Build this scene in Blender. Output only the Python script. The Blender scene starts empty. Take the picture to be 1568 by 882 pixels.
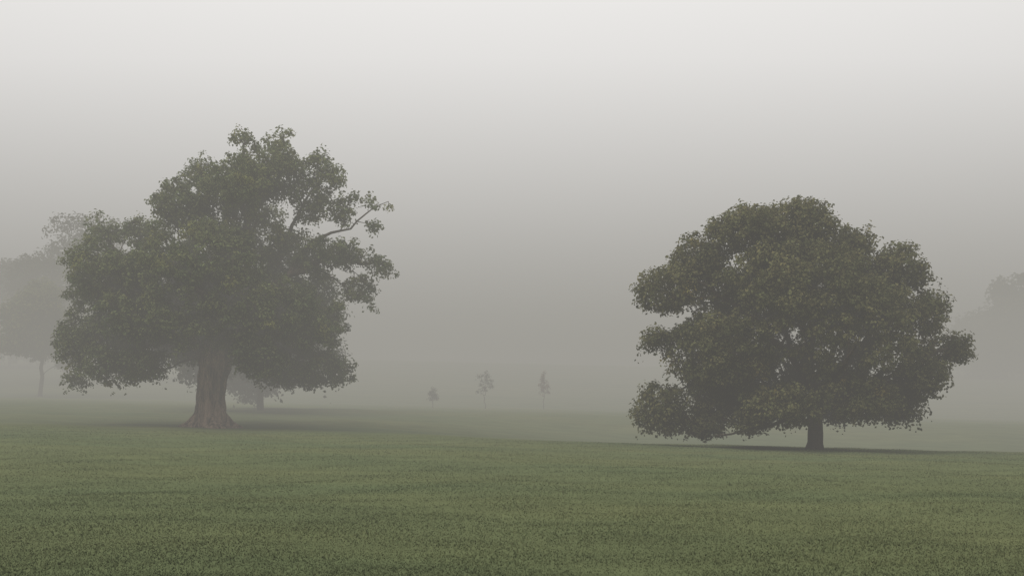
import bpy, math, numpy as np
from mathutils import Vector
rng = np.random.default_rng(7)
scene = bpy.context.scene
scene.view_settings.view_transform = 'Standard'
scene.view_settings.look = 'None'
scene.view_settings.exposure = 0

# ------------------------------------------------------------ helpers
def sstep(a, b, x):
    t = np.clip((np.asarray(x, float) - a) / (b - a), 0, 1)
    return t * t * (3 - 2 * t)

def ground(x, y):
    x = np.asarray(x, float); y = np.asarray(y, float)
    base = np.interp(y, [-300, 0, 30, 55, 66, 78, 92, 130, 160, 200, 260, 320, 500, 4000],
                        [0, 0, 0.03, 0.07, 0.12, 0.75, 1.35, 2.1, 4.5, 8.5, 14, 17, 21, 21])
    tilt = -0.023 * np.clip(x, -60, 60) * sstep(5, 50, y)
    dip = -1.3 * np.exp(-((y - 74) / 11.0) ** 2) * sstep(-12, 12, x)
    und = 0.035 * np.sin(x * 0.31 + 0.5 * np.sin(y * 0.13)) * np.sin(y * 0.27 + 1.3) \
        + 0.02 * np.sin(x * 0.83 + y * 0.41) + 0.012 * np.sin(x * 1.7 - y * 1.13 + 2) \
        + 0.010 * np.sin(y * 1.9 + 2.5 * np.sin(x * .37)) * np.sin(x * .65 + 2.1 * np.sin(y * .5))
    return base + tilt + dip + und * sstep(-5, 8, y)

def new_mesh_obj(name, verts, faces_flat, loop_n, mat=None, parent=None, colors=None, smooth=False):
    me = bpy.data.meshes.new(name)
    nf = len(faces_flat) // loop_n
    me.vertices.add(len(verts)); me.vertices.foreach_set('co', np.asarray(verts, np.float32).ravel())
    me.loops.add(len(faces_flat)); me.loops.foreach_set('vertex_index', np.asarray(faces_flat, np.int32))
    me.polygons.add(nf)
    me.polygons.foreach_set('loop_start', np.arange(nf, dtype=np.int32) * loop_n)
    me.polygons.foreach_set('loop_total', np.full(nf, loop_n, np.int32))
    if colors is not None:
        at = me.attributes.new('tint', 'FLOAT_COLOR', 'POINT')
        c4 = np.ones((len(verts), 4), np.float32); c4[:, :3] = colors
        at.data.foreach_set('color', c4.ravel())
    me.update(calc_edges=True)
    if smooth:
        me.polygons.foreach_set('use_smooth', np.ones(nf, bool))
    ob = bpy.data.objects.new(name, me)
    scene.collection.objects.link(ob)
    if mat: me.materials.append(mat)
    if parent: ob.parent = parent
    return ob

def new_mat(name):
    m = bpy.data.materials.new(name); m.use_nodes = True
    m.node_tree.nodes.clear()
    return m, m.node_tree.nodes, m.node_tree.links

# ------------------------------------------------------------ materials
def leaf_material(name):
    m, N, L = new_mat(name)
    out = N.new('ShaderNodeOutputMaterial')
    at = N.new('ShaderNodeAttribute'); at.attribute_name = 'tint'
    d = N.new('ShaderNodeBsdfDiffuse')
    t = N.new('ShaderNodeBsdfTranslucent')
    mx = N.new('ShaderNodeMixShader'); mx.inputs[0].default_value = 0.3
    L.new(at.outputs['Color'], d.inputs['Color']); L.new(at.outputs['Color'], t.inputs['Color'])
    L.new(d.outputs[0], mx.inputs[1]); L.new(t.outputs[0], mx.inputs[2]); L.new(mx.outputs[0], out.inputs[0])
    return m

def bark_material(name, c1, c2, sc=4.0, lo=.35, hi=.65):
    m, N, L = new_mat(name)
    out = N.new('ShaderNodeOutputMaterial')
    tc = N.new('ShaderNodeTexCoord'); mp = N.new('ShaderNodeMapping'); mp.inputs['Scale'].default_value = (1, 1, 0.18)
    n = N.new('ShaderNodeTexNoise'); n.inputs['Scale'].default_value = sc; n.inputs['Detail'].default_value = 6; n.inputs['Roughness'].default_value = 0.65
    r = N.new('ShaderNodeValToRGB'); r.color_ramp.elements[0].position = lo; r.color_ramp.elements[1].position = hi
    r.color_ramp.elements[0].color = (*c1, 1); r.color_ramp.elements[1].color = (*c2, 1)
    b = N.new('ShaderNodeBump'); b.inputs['Strength'].default_value = 1.0; b.inputs['Distance'].default_value = 0.18
    p = N.new('ShaderNodeBsdfDiffuse')
    L.new(tc.outputs['Object'], mp.inputs[0]); L.new(mp.outputs[0], n.inputs['Vector'])
    L.new(n.outputs['Fac'], r.inputs[0]); L.new(r.outputs[0], p.inputs['Color'])
    L.new(n.outputs['Fac'], b.inputs['Height']); L.new(b.outputs[0], p.inputs['Normal']); L.new(p.outputs[0], out.inputs[0])
    return m

LEAF = leaf_material('leaves')
BARK_RED = bark_material('bark_reddish', (0.05, 0.034, 0.026), (0.30, 0.205, 0.150), 3.2, .40, .60)
BARK_GREY = bark_material('bark_grey', (0.06, 0.050, 0.038), (0.16, 0.13, 0.10))
BARK = bark_material('bark_dark', (0.035, 0.027, 0.02), (0.085, 0.066, 0.05))

def grass_color_nodes(N, L, blades=False):
    tc = N.new('ShaderNodeNewGeometry')
    mp = N.new('ShaderNodeMapping'); mp.inputs['Scale'].default_value = (0.4, 1.0, 1); mp.inputs['Rotation'].default_value = (0, 0, .12)
    L.new(tc.outputs['Position'], mp.inputs[0])
    def noise(scale, det, ro, vec):
        n = N.new('ShaderNodeTexNoise'); n.inputs['Scale'].default_value = scale
        n.inputs['Detail'].default_value = det; n.inputs['Roughness'].default_value = ro
        L.new(vec, n.inputs['Vector']); return n
    big = noise(0.11, 3, 0.6, mp.outputs[0]); mid = noise(0.9, 4, 0.6, mp.outputs[0])
    r1 = N.new('ShaderNodeValToRGB'); e = r1.color_ramp.elements
    e[0].position = 0.3; e[0].color = (0.084, 0.108, 0.052, 1); e[1].position = 0.7; e[1].color = (0.115, 0.126, 0.056, 1)
    L.new(big.outputs['Fac'], r1.inputs[0])
    r2 = N.new('ShaderNodeMapRange'); r2.inputs['From Min'].default_value = 0.3; r2.inputs['From Max'].default_value = 0.7
    r2.inputs['To Min'].default_value = 0.87; r2.inputs['To Max'].default_value = 1.13; L.new(mid.outputs['Fac'], r2.inputs[0])
    fac = r2.outputs[0]; fine = None
    if not blades:
        fine = noise(14, 3, 0.7, tc.outputs['Position'])
        r3 = N.new('ShaderNodeMapRange'); r3.inputs['From Min'].default_value = 0.3; r3.inputs['From Max'].default_value = 0.7
        r3.inputs['To Min'].default_value = 0.9; r3.inputs['To Max'].default_value = 1.1; L.new(fine.outputs['Fac'], r3.inputs[0])
        mu = N.new('ShaderNodeMath'); mu.operation = 'MULTIPLY'; L.new(r2.outputs[0], mu.inputs[0]); L.new(r3.outputs[0], mu.inputs[1]); fac = mu.outputs[0]
    vm = N.new('ShaderNodeVectorMath'); vm.operation = 'SCALE'; L.new(r1.outputs[0], vm.inputs[0]); L.new(fac, vm.inputs['Scale'])
    return vm.outputs[0], fine

m_ground, N, L = new_mat('lawn')
out = N.new('ShaderNodeOutputMaterial'); p = N.new('ShaderNodeBsdfDiffuse')
col, fine = grass_color_nodes(N, L)
b = N.new('ShaderNodeBump'); b.inputs['Strength'].default_value = 0.35; b.inputs['Distance'].default_value = 0.03
L.new(fine.outputs['Fac'], b.inputs['Height']); L.new(b.outputs[0], p.inputs['Normal'])
L.new(col, p.inputs['Color']); L.new(p.outputs[0], out.inputs[0])

m_blade, N, L = new_mat('grass_blades')
out = N.new('ShaderNodeOutputMaterial'); p = N.new('ShaderNodeBsdfDiffuse')
col, fine = grass_color_nodes(N, L, True)
at = N.new('ShaderNodeAttribute'); at.attribute_name = 'tint'
vm = N.new('ShaderNodeVectorMath'); vm.operation = 'MULTIPLY'
L.new(col, vm.inputs[0]); L.new(at.outputs['Color'], vm.inputs[1]); L.new(vm.outputs[0], p.inputs['Color'])
L.new(p.outputs[0], out.inputs[0])

# ------------------------------------------------------------ ground
def graded(lo, hi, fine_lo, fine_hi, step, g=1.13):
    v = list(np.arange(fine_lo, fine_hi + 1e-6, step))
    s = step; a = v[-1]
    while a < hi: s *= g; a += s; v.append(a)
    s = step; a = v[0]; pre = []
    while a > lo: s *= g; a -= s; pre.append(a)
    return np.array(pre[::-1] + v)
gx = graded(-3000, 3000, -60, 60, 0.5); gy = graded(-400, 4000, 4, 110, 0.4)
X, Y = np.meshgrid(gx, gy); Z = ground(X, Y)
V = np.stack([X, Y, Z], -1).reshape(-1, 3)
nx, ny = len(gx), len(gy)
i = (np.arange(ny - 1)[:, None] * nx + np.arange(nx - 1)[None, :]).ravel()
F = np.stack([i, i + 1, i + 1 + nx, i + nx], -1).ravel()
new_mesh_obj('ground', V, F, 4, m_ground, smooth=True)

# ------------------------------------------------------------ grass blades (one mesh following the lawn)
def grass():
    n = 560000
    u = rng.random(n)
    y0, y1 = 6.0, 58.0
    k = -0.6
    y = (y0 ** k + u * (y1 ** k - y0 ** k)) ** (1 / k)
    x = (rng.random(n) * 2 - 1) * (y * 0.60 + 3)
    patch = np.sin(x * 1.1 + 3 * np.sin(y * 0.9)) * np.sin(y * 2.7 + 2 * np.sin(x * 0.7))
    h = (0.012 + 0.010 * rng.random(n) + 0.006 * patch) * (1 + y / 150)
    tall = rng.random(n) < 0.006; h[tall] *= 1.5
    w = (0.0032 + 0.003 * rng.random(n)) * (1 + y / 18)
    a = rng.random(n) * 2 * np.pi
    lean = rng.random(n) * 1.9 * h; la = rng.random(n) * 2 * np.pi
    z = ground(x, y)
    ca, sa = np.cos(a) * w, np.sin(a) * w
    v0 = np.stack([x - ca, y - sa, z - 0.004], -1); v1 = np.stack([x + ca, y + sa, z - 0.004], -1)
    v2 = np.stack([x + np.cos(la) * lean, y + np.sin(la) * lean, z + h], -1)
    V = np.stack([v0, v1, v2], 1).reshape(-1, 3)
    t = (1.02 + 0.2 * rng.random(n) + 0.05 * patch)[:, None] * np.array([1, 1, 1.0])
    t[:, 0] *= 0.94 + 0.15 * rng.random(n)
    C = np.repeat(t, 3, 0); C[2::3] *= 1.1
    new_mesh_obj('grass', V, np.arange(3 * n), 3, m_blade, colors=C)
grass()

# ------------------------------------------------------------ trees
def make_tubes(name, P, par, R, mat, parent, sides=6):
    idx = np.where(par >= 0)[0]
    A = P[par[idx]]; B = P[idx]; ra = np.minimum(R[par[idx]], R[idx] * 1.35 + 0.01); rb = R[idx]
    d = B - A; ln = np.linalg.norm(d, axis=1, keepdims=True); ok = ln[:, 0] > 1e-4
    A, B, ra, rb, d = A[ok], B[ok], ra[ok], rb[ok], (d / np.maximum(ln, 1e-6))[ok]
    A = A - d * ra[:, None] * 0.3; B = B + d * rb[:, None] * 0.3
    up = np.where(np.abs(d[:, 2:3]) > 0.9, np.array([[1, 0, 0.]]), np.array([[0, 0, 1.]]))
    u = np.cross(d, up); u /= np.linalg.norm(u, axis=1, keepdims=True); v = np.cross(d, u)
    th = np.arange(sides) / sides * 2 * np.pi
    ring = np.cos(th)[None, :, None] * u[:, None, :] + np.sin(th)[None, :, None] * v[:, None, :]
    ringA = A[:, None] + ring * ra[:, None, None]; ringB = B[:, None] + ring * rb[:, None, None]
    V = np.concatenate([ringA, ringB], 1).reshape(-1, 3)
    o = (np.arange(len(A)) * 2 * sides)[:, None]
    s = np.arange(sides)[None]; s2 = (s + 1) % sides
    F = np.stack([o + s, o + s2, o + s2 + sides, o + s + sides], -1).ravel()
    return new_mesh_obj(name, V, F, 4, mat, parent, smooth=True)

def make_leaves(name, C, RC, tint, per, size, parent, flat=0.75):
    n = len(C)
    cnt = np.maximum(8, (per * (RC / RC.mean()) ** 2 * (0.6 + 0.8 * rng.random(n)))).astype(int)
    ci = np.repeat(np.arange(n), cnt); m = len(ci)
    d = rng.normal(size=(m, 3)); d /= np.linalg.norm(d, axis=1, keepdims=True)
    rad = RC[ci] * rng.random(m) ** 0.42 * (1 + 0.12 * rng.normal(size=m))
    off = d * rad[:, None]; off[:, 2] *= flat
    stretch = rng.normal(size=(n, 3)) * 0.42
    off += stretch[ci] * (np.sum(off * stretch[ci], 1, keepdims=True))
    off[:, 2] -= 0.25 * (off[:, 0] ** 2 + off[:, 1] ** 2) / np.maximum(RC[ci], 0.1)
    Pn = C[ci] + off
    nrm = d * 0.8 + rng.normal(size=(m, 3)) * 0.45 + np.array([0, 0, 0.45]); nrm /= np.linalg.norm(nrm, axis=1, keepdims=True)
    t = rng.normal(size=(m, 3)); t -= nrm * np.sum(t * nrm, 1, keepdims=True); t /= np.linalg.norm(t, axis=1, keepdims=True)
    b = np.cross(nrm, t)
    s = size * (0.6 + 0.8 * rng.random(m)); w = s * (0.55 + 0.25 * rng.random(m))
    s = s[:, None]; w = w[:, None]
    v0 = Pn - t * s * 0.5; v2 = Pn + t * s * 0.5 - nrm * s * 0.12
    v1 = Pn + b * w * 0.5 + nrm * s * 0.1 + t * s * 0.05; v3 = Pn - b * w * 0.5 + nrm * s * 0.1 + t * s * 0.05
    V = np.stack([v0, v1, v2, v3], 1).reshape(-1, 3)
    col = tint[ci] * (0.75 + 0.5 * rng.random(m))[:, None]
    col[:, 0] *= (0.9 + 0.2 * rng.random(m))
    return new_mesh_obj(name, V, np.arange(4 * m), 4, LEAF, parent, colors=np.repeat(col, 4, 0))

def sample_clusters(lobes, n, rc, gaps=(), keep_in=0.25, minsep=0.6, airy=2.0, ph=0.0):
    """lobes: (x,z,rx,rz,y,ry,density) metres, tree-local."""
    Lb = np.array(lobes, float)
    area = (Lb[:, 2] * Lb[:, 3] * Lb[:, 5]) ** 0.5 * Lb[:, 6]
    pr = area / area.sum()
    pts = []; rs = []
    cell = {}
    tries = 0
    while len(pts) < n and tries < n * 25:
        tries += 1
        k = rng.choice(len(Lb), p=pr); l = Lb[k]
        d = rng.normal(size=3); d /= np.linalg.norm(d)
        u = 0.76 + 0.28 * rng.random() if rng.random() < 0.75 else rng.random() ** 0.5 * 0.75
        r = rc * (0.55 + 0.7 * rng.random())
        sh = max(0.3, 1 - r * 0.75 / min(l[2], l[3], l[5]))
        pnt = np.array([l[0] + d[0] * l[2] * u * sh, l[4] + d[1] * l[5] * u * sh, l[1] + d[2] * l[3] * u * sh])
        q = ((pnt[0] - Lb[:, 0]) / Lb[:, 2]) ** 2 + ((pnt[1] - Lb[:, 4]) / Lb[:, 5]) ** 2 + ((pnt[2] - Lb[:, 1]) / Lb[:, 3]) ** 2
        q[k] = 9
        if q.min() < 0.5 and rng.random() > keep_in: continue
        fx = math.sin(1.9 * pnt[0] + 1.3 * math.sin(1.1 * pnt[2] + ph) + .12 * pnt[1]) * math.sin(2.3 * pnt[2] + 1.7 * math.sin(.9 * pnt[0] + ph) + .1 * pnt[1])
        if fx > airy: continue
        if any((pnt[0] - g[0]) ** 2 + (pnt[2] - g[1]) ** 2 + (0.10 * (pnt[1] - g[3])) ** 2 < (g[2] + 0.85 * r) ** 2 for g in gaps): continue
        key = tuple(np.floor(pnt / rc).astype(int)); bad = False
        for a in (-1, 0, 1):
            for b_ in (-1, 0, 1):
                for c in (-1, 0, 1):
                    for o in cell.get((key[0] + a, key[1] + b_, key[2] + c), ()):
                        if np.sum((pts[o] - pnt) ** 2) < (minsep * rc) ** 2: bad = True; break
                    if bad: break
                if bad: break
            if bad: break
        if bad: continue
        cell.setdefault(key, []).append(len(pts)); pts.append(pnt); rs.append(r)
    return np.array(pts), np.array(rs)

def grow(limbs, C, bf=0.35, tip=0.014, ex=2.35, seg=0.6, minz=1.2):
    P = []; par = []; Lp = []; Rm = []
    for ln in limbs:
        ln = [np.array(q, float) for q in ln]
        if not P:
            prev = -1; last = None
        else:
            dd = [np.sum((np.array(p_) - ln[0][:3]) ** 2) for p_ in P]; prev = int(np.argmin(dd)); last = ln[0]
        for qi, q in enumerate(ln):
            if last is None:
                P.append(q[:3]); par.append(-1); Lp.append(0); Rm.append(q[3]); prev = 0; last = q; continue
            if qi == 0: continue
            a = last; k = max(1, int(np.linalg.norm(q[:3] - a[:3]) / seg))
            for s in range(1, k + 1):
                f = s / k; pt = a + (q - a) * f
                jit = rng.normal(size=3) * 0.09 * (0 if s == k else 1)
                pp = pt[:3] + jit
                Lp.append(Lp[prev] + np.linalg.norm(pp - P[prev])); P.append(pp); par.append(prev); Rm.append(pt[3]); prev = len(P) - 1
            last = q
    PP = np.array(P)
    order = np.argsort([np.min(np.sum((PP - c) ** 2, 1)) for c in C])
    cap = len(P) + len(C) * 12
    PA = np.zeros((cap, 3)); PA[:len(P)] = P; LA = np.zeros(cap); LA[:len(P)] = Lp; n = len(P)
    parA = np.full(cap, -1); parA[:n] = par; RM = np.zeros(cap); RM[:n] = Rm
    zok = np.zeros(cap, bool); zok[:n] = PA[:n, 2] > minz
    for ci in order:
        c = C[ci]
        d = np.linalg.norm(PA[:n] - c, axis=1)
        cost = d + bf * LA[:n] + np.where(zok[:n], 0, 100)
        j = int(np.argmin(cost)); D = d[j]
        k = max(1, min(11, int(D / seg) + 1))
        a = PA[j].copy()
        side = rng.normal(size=3) * 0.12 * D; side[2] = 0.10 * D
        prev = j
        for s in range(1, k + 1):
            f = s / k; pp = a + (c - a) * f + side * 4 * f * (1 - f) * 0.6
            if s < k: pp = pp + rng.normal(size=3) * 0.05
            PA[n] = pp; parA[n] = prev; LA[n] = LA[prev] + np.linalg.norm(pp - PA[prev]); zok[n] = True; prev = n; n += 1
    PA, parA, RM = PA[:n], parA[:n], RM[:n]
    acc = np.zeros(n)
    for q in range(n - 1, -1, -1):
        if acc[q] == 0: acc[q] = tip ** ex
        if parA[q] >= 0: acc[parA[q]] += acc[q]
    R = acc ** (1 / ex)
    R = np.where(RM > 0, np.maximum(RM, 0.0), np.minimum(R, 0.35))
    return PA, parA, R

def make_trunk(name, prof, mat, parent, ridges=7, amp=0.1, flare_amp=0.3, seed=1):
    r_ = np.random.default_rng(seed)
    prof = np.array(prof, float); nz = 60; ns = 96
    zz = np.linspace(prof[0, 0], prof[-1, 0], nz)
    cx, cy, rr, fl = [np.interp(zz, prof[:, 0], prof[:, i]) for i in (1, 2, 3, 4)]
    th = np.arange(ns) / ns * 2 * np.pi
    T, Zg = np.meshgrid(th, zz)
    ph = r_.random(12) * 6.28
    rid = np.zeros_like(T)
    for k, kk in enumerate([3, 5, ridges, ridges + 4, 2 * ridges + 1]):
        rid += np.cos(kk * T + ph[k] + 0.8 * np.sin(Zg * 0.9 + ph[k + 5])) / (1 + 0.5 * k)
    rid /= 2.0
    root = np.maximum(0, np.cos(5 * T + ph[10])) ** 1.5 + 0.7 * np.maximum(0, np.cos(3 * T + ph[11]))
    R = rr[:, None] * (1 + amp * rid + flare_amp * fl[:, None] * (root - 0.7))
    lump = 0.07 * np.sin(T * 4 + Zg * 3) * np.sin(Zg * 2.2 + T * 2) * rr[:, None]
    R = R + lump
    V = np.stack([cx[:, None] + np.cos(T) * R, cy[:, None] + np.sin(T) * R, Zg], -1).reshape(-1, 3)
    i = np.arange(nz - 1)[:, None] * ns; s = np.arange(ns)[None]; s2 = (s + 1) % ns
    F = np.stack([i + s, i + s2, i + ns + s2, i + ns + s], -1).ravel()
    return new_mesh_obj(name, V, F, 4, mat, parent, smooth=True)

def tree_root(name, x, y):
    e = bpy.data.objects.new(name, None); scene.collection.objects.link(e)
    e.location = (x, y, float(ground(x, y)) - 0.02); e.empty_display_size = 1
    return e

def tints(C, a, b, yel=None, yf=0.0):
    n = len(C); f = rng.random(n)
    top_light = (C[:, 2] - C[:, 2].min()) / max(0.1, np.ptp(C[:, 2]))
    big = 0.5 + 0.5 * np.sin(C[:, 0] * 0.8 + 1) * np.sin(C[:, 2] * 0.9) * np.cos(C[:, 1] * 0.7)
    f = np.clip(0.55 * f + 0.3 * top_light + 0.4 * big - .15, 0, 1)[:, None]  # clumps paler towards the crown top: top light put into leaf colour
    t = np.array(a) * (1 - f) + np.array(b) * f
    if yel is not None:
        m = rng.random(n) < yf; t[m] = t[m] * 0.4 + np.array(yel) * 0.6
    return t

def px_lobes(L, x0, y0, S):
    out = []
    for l in L:
        cx, cy, rx, ry = l[:4]; dep = l[4] if len(l) > 4 else 0; rd = l[5] if len(l) > 5 else (rx + ry) * 0.62 / S
        den = l[6] if len(l) > 6 else 1.0
        out.append(((cx - x0) / S, (y0 - cy) / S, rx / S, ry / S, dep, rd, den))
    return out
def px_limb(L, x0, y0, S):
    return [((q[0] - x0) / S, q[2], (y0 - q[1]) / S, q[3]) for q in L]

# ---- right-hand oak: 13 m tall, 18 m spread  (measurements at 30 units per metre)
S = 30.2; x0, y0 = 1251, 687
lob = [(1012, 622, 48, 46, 0, 1.8, 1.4), (1075, 645, 50, 30, 0, 1.6, 1.2), (1140, 640, 50, 26, -1.6), (1005, 520, 44, 24, -.5), (1022, 442, 56, 46), (1075, 392, 55, 44, .5), (1115, 358, 45, 38, 0),
       (1150, 352, 55, 42, -1), (1228, 345, 64, 48, 0), (1190, 335, 40, 30, 0), (1308, 378, 52, 42, .8), (1375, 408, 46, 44, 0, 1.9, 1.5), (1395, 425, 30, 52, 0, 1.5, 1.4), (1405, 480, 40, 42, -1),
       (1462, 530, 38, 30, 0), (1420, 545, 40, 40, .5), (1375, 612, 46, 44, 0), (1395, 570, 40, 50, -1.5), (1180, 618, 82, 38, -2.5), (1290, 608, 70, 42, -2.5),
       (1180, 600, 80, 48, 2.5), (1300, 600, 75, 48, 2.5), (1110, 600, 60, 50, 1),
       (1205, 470, 140, 105, -1.5, 3.6), (1290, 510, 105, 95, -1.5, 3.6), (1100, 530, 90, 75, -1.0, 3.0), (1240, 430, 130, 75, 1.5, 4),
       (1200, 520, 140, 100, 2.5, 3.5), (1320, 470, 85, 85, 1.5, 3.2), (1100, 460, 80, 65, 1, 3)]
lob = px_lobes(lob, x0, y0, S)
gp = [(1075, 462, .25), (1048, 480, .3), (1015, 488, .25), (1100, 472, .2), (1185, 522, .4), (1210, 550, .25), (1192, 500, .2), (1240, 502, .25), (1270, 545, .3), (1300, 525, .2), (1322, 500, .25),
      (1380, 515, .3), (1388, 455, .2), (1245, 405, .15), (1212, 440, .2), (1410, 550, .2), (1350, 545, .15), (1132, 412, .12), (1265, 572, .2), (1145, 490, .2), (1245, 625, .3), (1268, 600, .25), (1160, 580, .12)]
gaps = [((a - x0) / S, (y0 - b) / S, c, 0) for a, b, c in gp]
limbs = [px_limb(q, x0, y0, S) for q in [
    [(1251, 689, 0, .36), (1251, 640, 0, .33), (1248, 600, 0, .27), (1243, 545, 0.1, .2), (1256, 470, .2, .13), (1240, 390, 0, .07)],
    [(1250, 648, 0, .2), (1215, 640, -.6, .12), (1170, 650, -1.4, .09), (1130, 656, -1.6, .07), (1088, 664, -1.8, .04)],
    [(1249, 610, 0, .2), (1205, 545, -.8, .15), (1150, 490, -1, .1), (1080, 440, -1, .06)],
    [(1249, 625, 0, .2), (1180, 590, 1, .14), (1100, 570, 1.4, .09), (1040, 600, 1, .05)],
    [(1250, 618, 0, .2), (1290, 560, .6, .16), (1340, 510, .8, .11), (1390, 430, .5, .06)],
    [(1250, 630, 0, .18), (1320, 590, -1, .13), (1390, 560, -1.2, .09), (1455, 530, -.5, .05)],
    [(1246, 580, 0, .18), (1215, 500, 1.5, .12), (1190, 400, 2, .07)],
    [(1246, 590, 0, .18), (1270, 510, -2, .12), (1290, 430, -2.5, .07)],
    [(1250, 600, 0, .18), (1240, 560, 3, .12), (1230, 520, 6, .06)],
    [(1250, 600, 0, .18), (1260, 570, -3, .12), (1255, 540, -5.5, .06)]]]
C, RC = sample_clusters(lob, 2450, 0.48, gaps=gaps, keep_in=0.05, minsep=0.9, airy=.7)
e = tree_root('oak_tree', 15.4, 51)
P, par, R = grow(limbs, C)
make_tubes('branches', P, par, R, BARK, e)
make_trunk('trunk', [(-0.3, 0, 0, .52, 1), (0.05, 0, 0, .44, .7), (0.4, 0, 0, .37, .2), (1.4, 0, 0, .33, 0), (2.3, -.05, 0, .33, 0), (3.0, -.1, 0, .2, 0)], BARK, e, amp=.06, flare_amp=.25)
make_leaves('leaves', C, RC, tints(C, (.066, .074, .031), (.175, .168, .070), (.22, .17, .035), .02), 75, 0.16, e)

# ---- left-hand old oak: 20 m tall, 22 m spread
S = 23.4; x0, y0 = 322, 655
lob = [(376, 214, 30, 26, 0), (437, 213, 24, 23, 0), (415, 258, 66, 48, 0), (495, 265, 40, 38, 0, 1.6, 1.2), (470, 300, 45, 40, .5), (315, 270, 37, 34, 0), (292, 318, 60, 44, -1),
       (158, 358, 40, 28, 0, 1.5, 1.1), (147, 322, 12, 14, 0, .6), (212, 352, 48, 30, 1), (150, 448, 52, 42, 0), (205, 420, 90, 60, -2), (138, 525, 44, 50, -1), (118, 580, 28, 20, 0),
       (175, 490, 70, 52, 0), (205, 556, 80, 38, -2), (330, 430, 110, 90, -3.5, 3.6), (290, 490, 120, 52, -3.5, 3.6), (400, 340, 75, 65, 1), (385, 300, 66, 55, -2),
       (582, 306, 36, 18, 0, 1.2, 1.3), (548, 300, 24, 12, 0, .8, 1), (572, 345, 30, 14, 0, .9, 1.1), (527, 322, 26, 30, 0, 1, 1.3), (500, 388, 60, 36, 0), (588, 405, 36, 22, 0, 1.2, 1.4), (545, 385, 40, 26, 0, 1.2, .8),
       (548, 438, 36, 28, 1, 1.6, .9), (571, 468, 9, 16, 0, .5), (480, 490, 66, 60, -1), (450, 555, 88, 42, 1), (510, 565, 40, 28, 1.5), (400, 480, 100, 70, -2.5, 3.6),
       (330, 420, 120, 100, 3, 3.6), (300, 510, 120, 50, 3.5, 3.6), (420, 450, 100, 90, 3, 3.6), (210, 450, 80, 80, 2.5, 3), (240, 556, 50, 32, -3), (420, 545, 50, 40, -3)]
lob = px_lobes(lob, x0, y0, S)
gp = [(433, 320, .7), (305, 364, .45), (228, 384, .4), (545, 352, .3), (345, 235, .35), (395, 350, .2), (400, 205, .3), (465, 235, .2), (190, 375, .25), (195, 495, .2), (405, 235, .15), (515, 420, .25), (245, 360, .2), (440, 440, .15), (270, 430, .15), (380, 400, .15), (140, 480, .15), (500, 450, .2)]
gaps = [((a - x0) / S, (y0 - b) / S, c, 0) for a, b, c in gp]
limbs = [px_limb(q, x0, y0, S) for q in [
    [(322, 660, 0, .8), (326, 600, 0, .8), (330, 555, 0, .75), (338, 500, 0, .6), (350, 430, 0, .42), (380, 350, 0, .26), (405, 270, 0, .12), (437, 215, 0, .05)],
    [(326, 560, 0, .5), (290, 500, -.8, .36), (240, 440, -1, .24), (190, 390, -.6, .13), (155, 355, 0, .06)],
    [(332, 550, 0, .5), (385, 490, -.6, .34), (440, 430, -.5, .24), (500, 395, 0, .14), (590, 405, 0, .05)],
    [(420, 450, -.5, .2), (470, 380, 0, .14), (510, 356, 0, .09), (540, 350, 0, .06), (562, 328, 0, .05), (598, 308, 0, .02)],
    [(326, 550, 0, .45), (270, 530, .6, .25), (200, 525, .5, .15), (130, 545, 0, .06)],
    [(338, 500, 0, .4), (300, 420, .8, .26), (290, 340, .6, .16), (312, 270, 0, .07)],
    [(338, 510, 0, .4), (410, 420, 1, .25), (445, 340, 1, .12), (470, 300, .5, .07), (500, 268, 0, .03)],
    [(334, 540, 0, .45), (410, 530, 1, .25), (480, 540, 1.4, .14), (520, 575, 1.5, .06)],
    [(380, 350, 0, .2), (365, 290, 0, .12), (376, 220, 0, .05)],
    [(334, 540, 0, .45), (330, 480, 3, .28), (320, 430, 6, .12)],
    [(334, 540, 0, .45), (340, 480, -3, .28), (340, 440, -6, .12)]]]
C, RC = sample_clusters(lob, 2300, 0.58, gaps=gaps, keep_in=0.05, minsep=0.95, airy=.46, ph=1.0)
e = tree_root('oak_tree', -19.9, 66)
P, par, R = grow(limbs, C, minz=3.5)
make_tubes('branches', P, par, R, BARK_GREY, e, sides=7)
make_trunk('trunk', [(-0.4, 0, 0, 2.15, 1), (0.05, 0, 0, 1.8, 1), (0.4, 0, 0, 1.3, .8), (1.0, .05, 0, .98, .4), (2.3, .1, 0, .82, .1), (3.4, .2, 0, .90, 0), (4.5, .35, 0, 1.05, 0), (5.3, .4, 0, .95, 0), (6.4, .6, 0, .55, 0)], BARK_RED, e, ridges=9, amp=.26, flare_amp=.46, seed=4)
make_leaves('leaves', C, RC, tints(C, (.080, .102, .047), (.190, .210, .084), (.23, .23, .065), .07), 78, 0.20, e)

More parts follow.
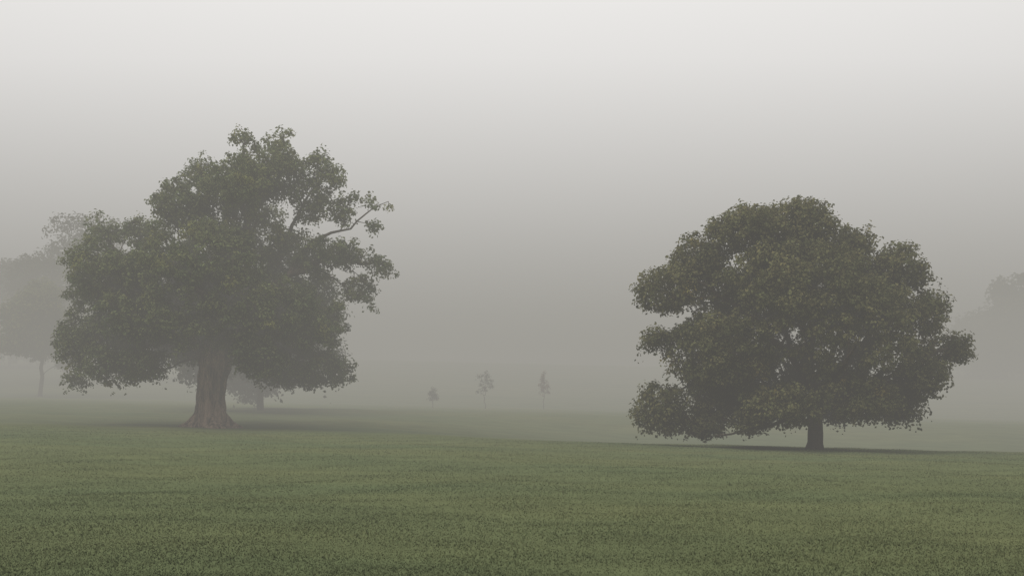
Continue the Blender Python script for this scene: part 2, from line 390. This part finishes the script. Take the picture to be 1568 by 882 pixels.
# ---- generic background trees
def generic_tree(name, x, y, H, W, n, rc, leaf, per, ca, cb, trunk_h=0.15, parent_obj=None, tr=0.35, conic=0.0):
    lobes = [(0, H * .58, W * .33, H * .3, 0, W * .33, 1)]
    for k in range(16):
        a = rng.random() * 6.28; zz = H * (trunk_h + .12 + (.74 - trunk_h) * rng.random()); f = (zz / H - trunk_h) / (1 - trunk_h)
        rr_ = W * .5 * (math.sin(math.pi * min(1, .18 + .78 * f)) * (1 - conic * f)) * .62
        q = W * (.12 + .08 * rng.random()) * (1 - .5 * conic * f)
        lobes.append((math.cos(a) * rr_, zz, q * 1.15, q * .85, math.sin(a) * rr_, q * 1.15, 1))
    lobes.append((0, H * .88, W * .15, H * .11, 0, W * .15, 1))
    if parent_obj is not None: lobes.append((0, H * .3, W * .42, H * .28, 0, W * .42, 1))
    C, RC = sample_clusters(lobes, n, rc, keep_in=.25, minsep=.7)
    e = parent_obj or tree_root(name, x, y)
    if parent_obj is not None:
        off = np.array([x - e.location.x, y - e.location.y, float(ground(x, y)) - e.location.z])
    else: off = np.zeros(3)
    limb = [[(0, 0, -.2, tr), (0, 0, H * trunk_h, tr * .8), (W * .02, 0, H * .5, tr * .5), (0, 0, H * .85, tr * .15)]]
    P, par, R = grow(limb, C, seg=1.0 if H > 9 else .3, minz=H * trunk_h * .8, tip=.016 if H > 9 else .006)
    make_tubes('branches', P + off, par, R, BARK, e, sides=5)
    make_leaves('leaves', C + off, RC, tints(C, ca, cb), per, leaf, e)
    return e
G1, G2 = (.055, .062, .036), (.10, .105, .055)
generic_tree('added_shade_tree', -22.3, 89, 11.5, 19, 420, 1.0, .34, 70, (.05, .06, .035), (.09, .1, .05), .12)
generic_tree('added_shade_tree', -73, 166, 29, 27, 460, 1.5, .5, 50, G1, G2, .03)
generic_tree('added_shade_tree', -61, 130, 16, 14, 300, 1.1, .4, 70, (.11, .12, .045), (.18, .19, .065), .03)
def sapling(x, y, H, W, ca, cb, c=.6):
    generic_tree('young_tree', x, y, H, W, 34, .30, .12, 34, ca, cb, .25, None, .05, c)
sapling(3.9, 124, 5.0, 2.3, (.13, .07, .04), (.17, .095, .055))
sapling(-3.2, 118, 4.8, 3.0, (.06, .06, .04), (.09, .09, .05), .3)
sapling(-9.3, 118, 2.6, 1.6, (.06, .06, .04), (.09, .09, .05), .3)
root = tree_root('distant_trees', 120, 218)
for (x, y, H, W) in [(109, 222, 18, 28), (122, 228, 27, 34), (140, 232, 34, 36), (162, 236, 34, 36), (-122, 205, 22, 28), (-106, 212, 24, 28)]:
    generic_tree('t', x, y, H, W, 260, 2.3, .9, 60, G1, G2, .02, root)
# unseen trees added behind the viewpoint to darken the near lawn
for (x, y, H, W) in [(-15, -10, 20, 20), (3, -12, 21, 18), (19, -10, 19, 20)]:
    generic_tree('added_shade_tree', x, y, H, W, 170, 2.0, 1.0, 60, G1, G2, .12)

# ------------------------------------------------------------ fog (absorbing volumes, own glow stands in for scattered light)
FOG_GLOW = (0.352, 0.341, 0.318)
def fog(name, x0, x1, y0, y1, z0, z1, dens, col=FOG_GLOW):
    m, N, L = new_mat(name)
    out = N.new('ShaderNodeOutputMaterial')
    ab = N.new('ShaderNodeVolumeAbsorption'); ab.inputs['Color'].default_value = (0, 0, 0, 1); ab.inputs['Density'].default_value = dens
    em = N.new('ShaderNodeEmission'); em.inputs['Color'].default_value = (*col, 1); em.inputs['Strength'].default_value = dens
    ad = N.new('ShaderNodeAddShader'); L.new(ab.outputs[0], ad.inputs[0]); L.new(em.outputs[0], ad.inputs[1])
    L.new(ad.outputs[0], out.inputs['Volume'])
    import bmesh
    bm = bmesh.new(); bmesh.ops.create_cube(bm, size=1)
    for v in bm.verts:
        v.co = ((x0 + x1) / 2 + v.co.x * (x1 - x0), (y0 + y1) / 2 + v.co.y * (y1 - y0), (z0 + z1) / 2 + v.co.z * (z1 - z0))
    bmesh.ops.recalc_face_normals(bm, faces=bm.faces)
    me = bpy.data.meshes.new(name); bm.to_mesh(me); bm.free(); me.materials.append(m)
    ob = bpy.data.objects.new(name, me); scene.collection.objects.link(ob); return ob
fog('fog', -900, 900, -300, 1500, -30, 37, 0.0052)
fog('fog_bank', -850, 850, 58, 1450, -28, 22, 0.0088, (0.330, 0.322, 0.282))

# ------------------------------------------------------------ world, sun
SUN_EL, SUN_AZ = 42, -110
w = bpy.data.worlds.new('World'); scene.world = w; w.use_nodes = True
N, L = w.node_tree.nodes, w.node_tree.links; N.clear()
out = N.new('ShaderNodeOutputWorld'); bg = N.new('ShaderNodeBackground')
sky = N.new('ShaderNodeTexSky'); sky.sky_type = 'NISHITA'; sky.sun_disc = False
sky.sun_elevation = math.radians(SUN_EL); sky.sun_rotation = math.radians(SUN_AZ); sky.dust_density = 4; sky.air_density = 1
hs = N.new('ShaderNodeHueSaturation'); hs.inputs['Saturation'].default_value = 0.06
L.new(sky.outputs[0], hs.inputs['Color'])
# overcast luminance distribution (zenith about three times the horizon)
tc = N.new('ShaderNodeTexCoord'); sp = N.new('ShaderNodeSeparateXYZ'); L.new(tc.outputs['Generated'], sp.inputs[0])
mr = N.new('ShaderNodeMapRange'); mr.inputs['From Min'].default_value = 0; mr.inputs['From Max'].default_value = 1
mr.inputs['To Min'].default_value = 11.0; mr.inputs['To Max'].default_value = 28; L.new(sp.outputs['Z'], mr.inputs[0])
oc = N.new('ShaderNodeCombineColor'); [L.new(mr.outputs[0], oc.inputs[k]) for k in range(3)]
mxs = N.new('ShaderNodeMix'); mxs.data_type = 'RGBA'; mxs.inputs[0].default_value = 0.80
L.new(hs.outputs[0], mxs.inputs[6]); L.new(oc.outputs[0], mxs.inputs[7])
mul = N.new('ShaderNodeMix'); mul.data_type = 'RGBA'; mul.blend_type = 'MULTIPLY'; mul.inputs[0].default_value = 1
L.new(mxs.outputs[2], mul.inputs[6]); mul.inputs[7].default_value = (1, .985, .972, 1)
L.new(mul.outputs[2], bg.inputs[0]); bg.inputs[1].default_value = 0.077
L.new(bg.outputs[0], out.inputs[0])
sl = bpy.data.lights.new('sun', 'SUN'); sl.energy = 1.5; sl.angle = math.radians(25); sl.color = (1, .96, .9)
so = bpy.data.objects.new('sun', sl); scene.collection.objects.link(so)
el, az = math.radians(SUN_EL), math.radians(SUN_AZ)
dirv = Vector((math.sin(az) * math.cos(el), math.cos(az) * math.cos(el), math.sin(el)))
so.rotation_euler = dirv.to_track_quat('Z', 'Y').to_euler(); so.location = dirv * 100

# ------------------------------------------------------------ camera
cam = bpy.data.cameras.new('camera'); co = bpy.data.objects.new('camera', cam); scene.collection.objects.link(co)
co.location = (0, 0, 1.6); co.rotation_euler = (math.radians(90), 0, 0)
cam.sensor_width = 36; cam.lens = 36 * 1540 / 1568; cam.shift_y = 189 / 1568; cam.clip_end = 6000; cam.clip_start = .1
scene.camera = co
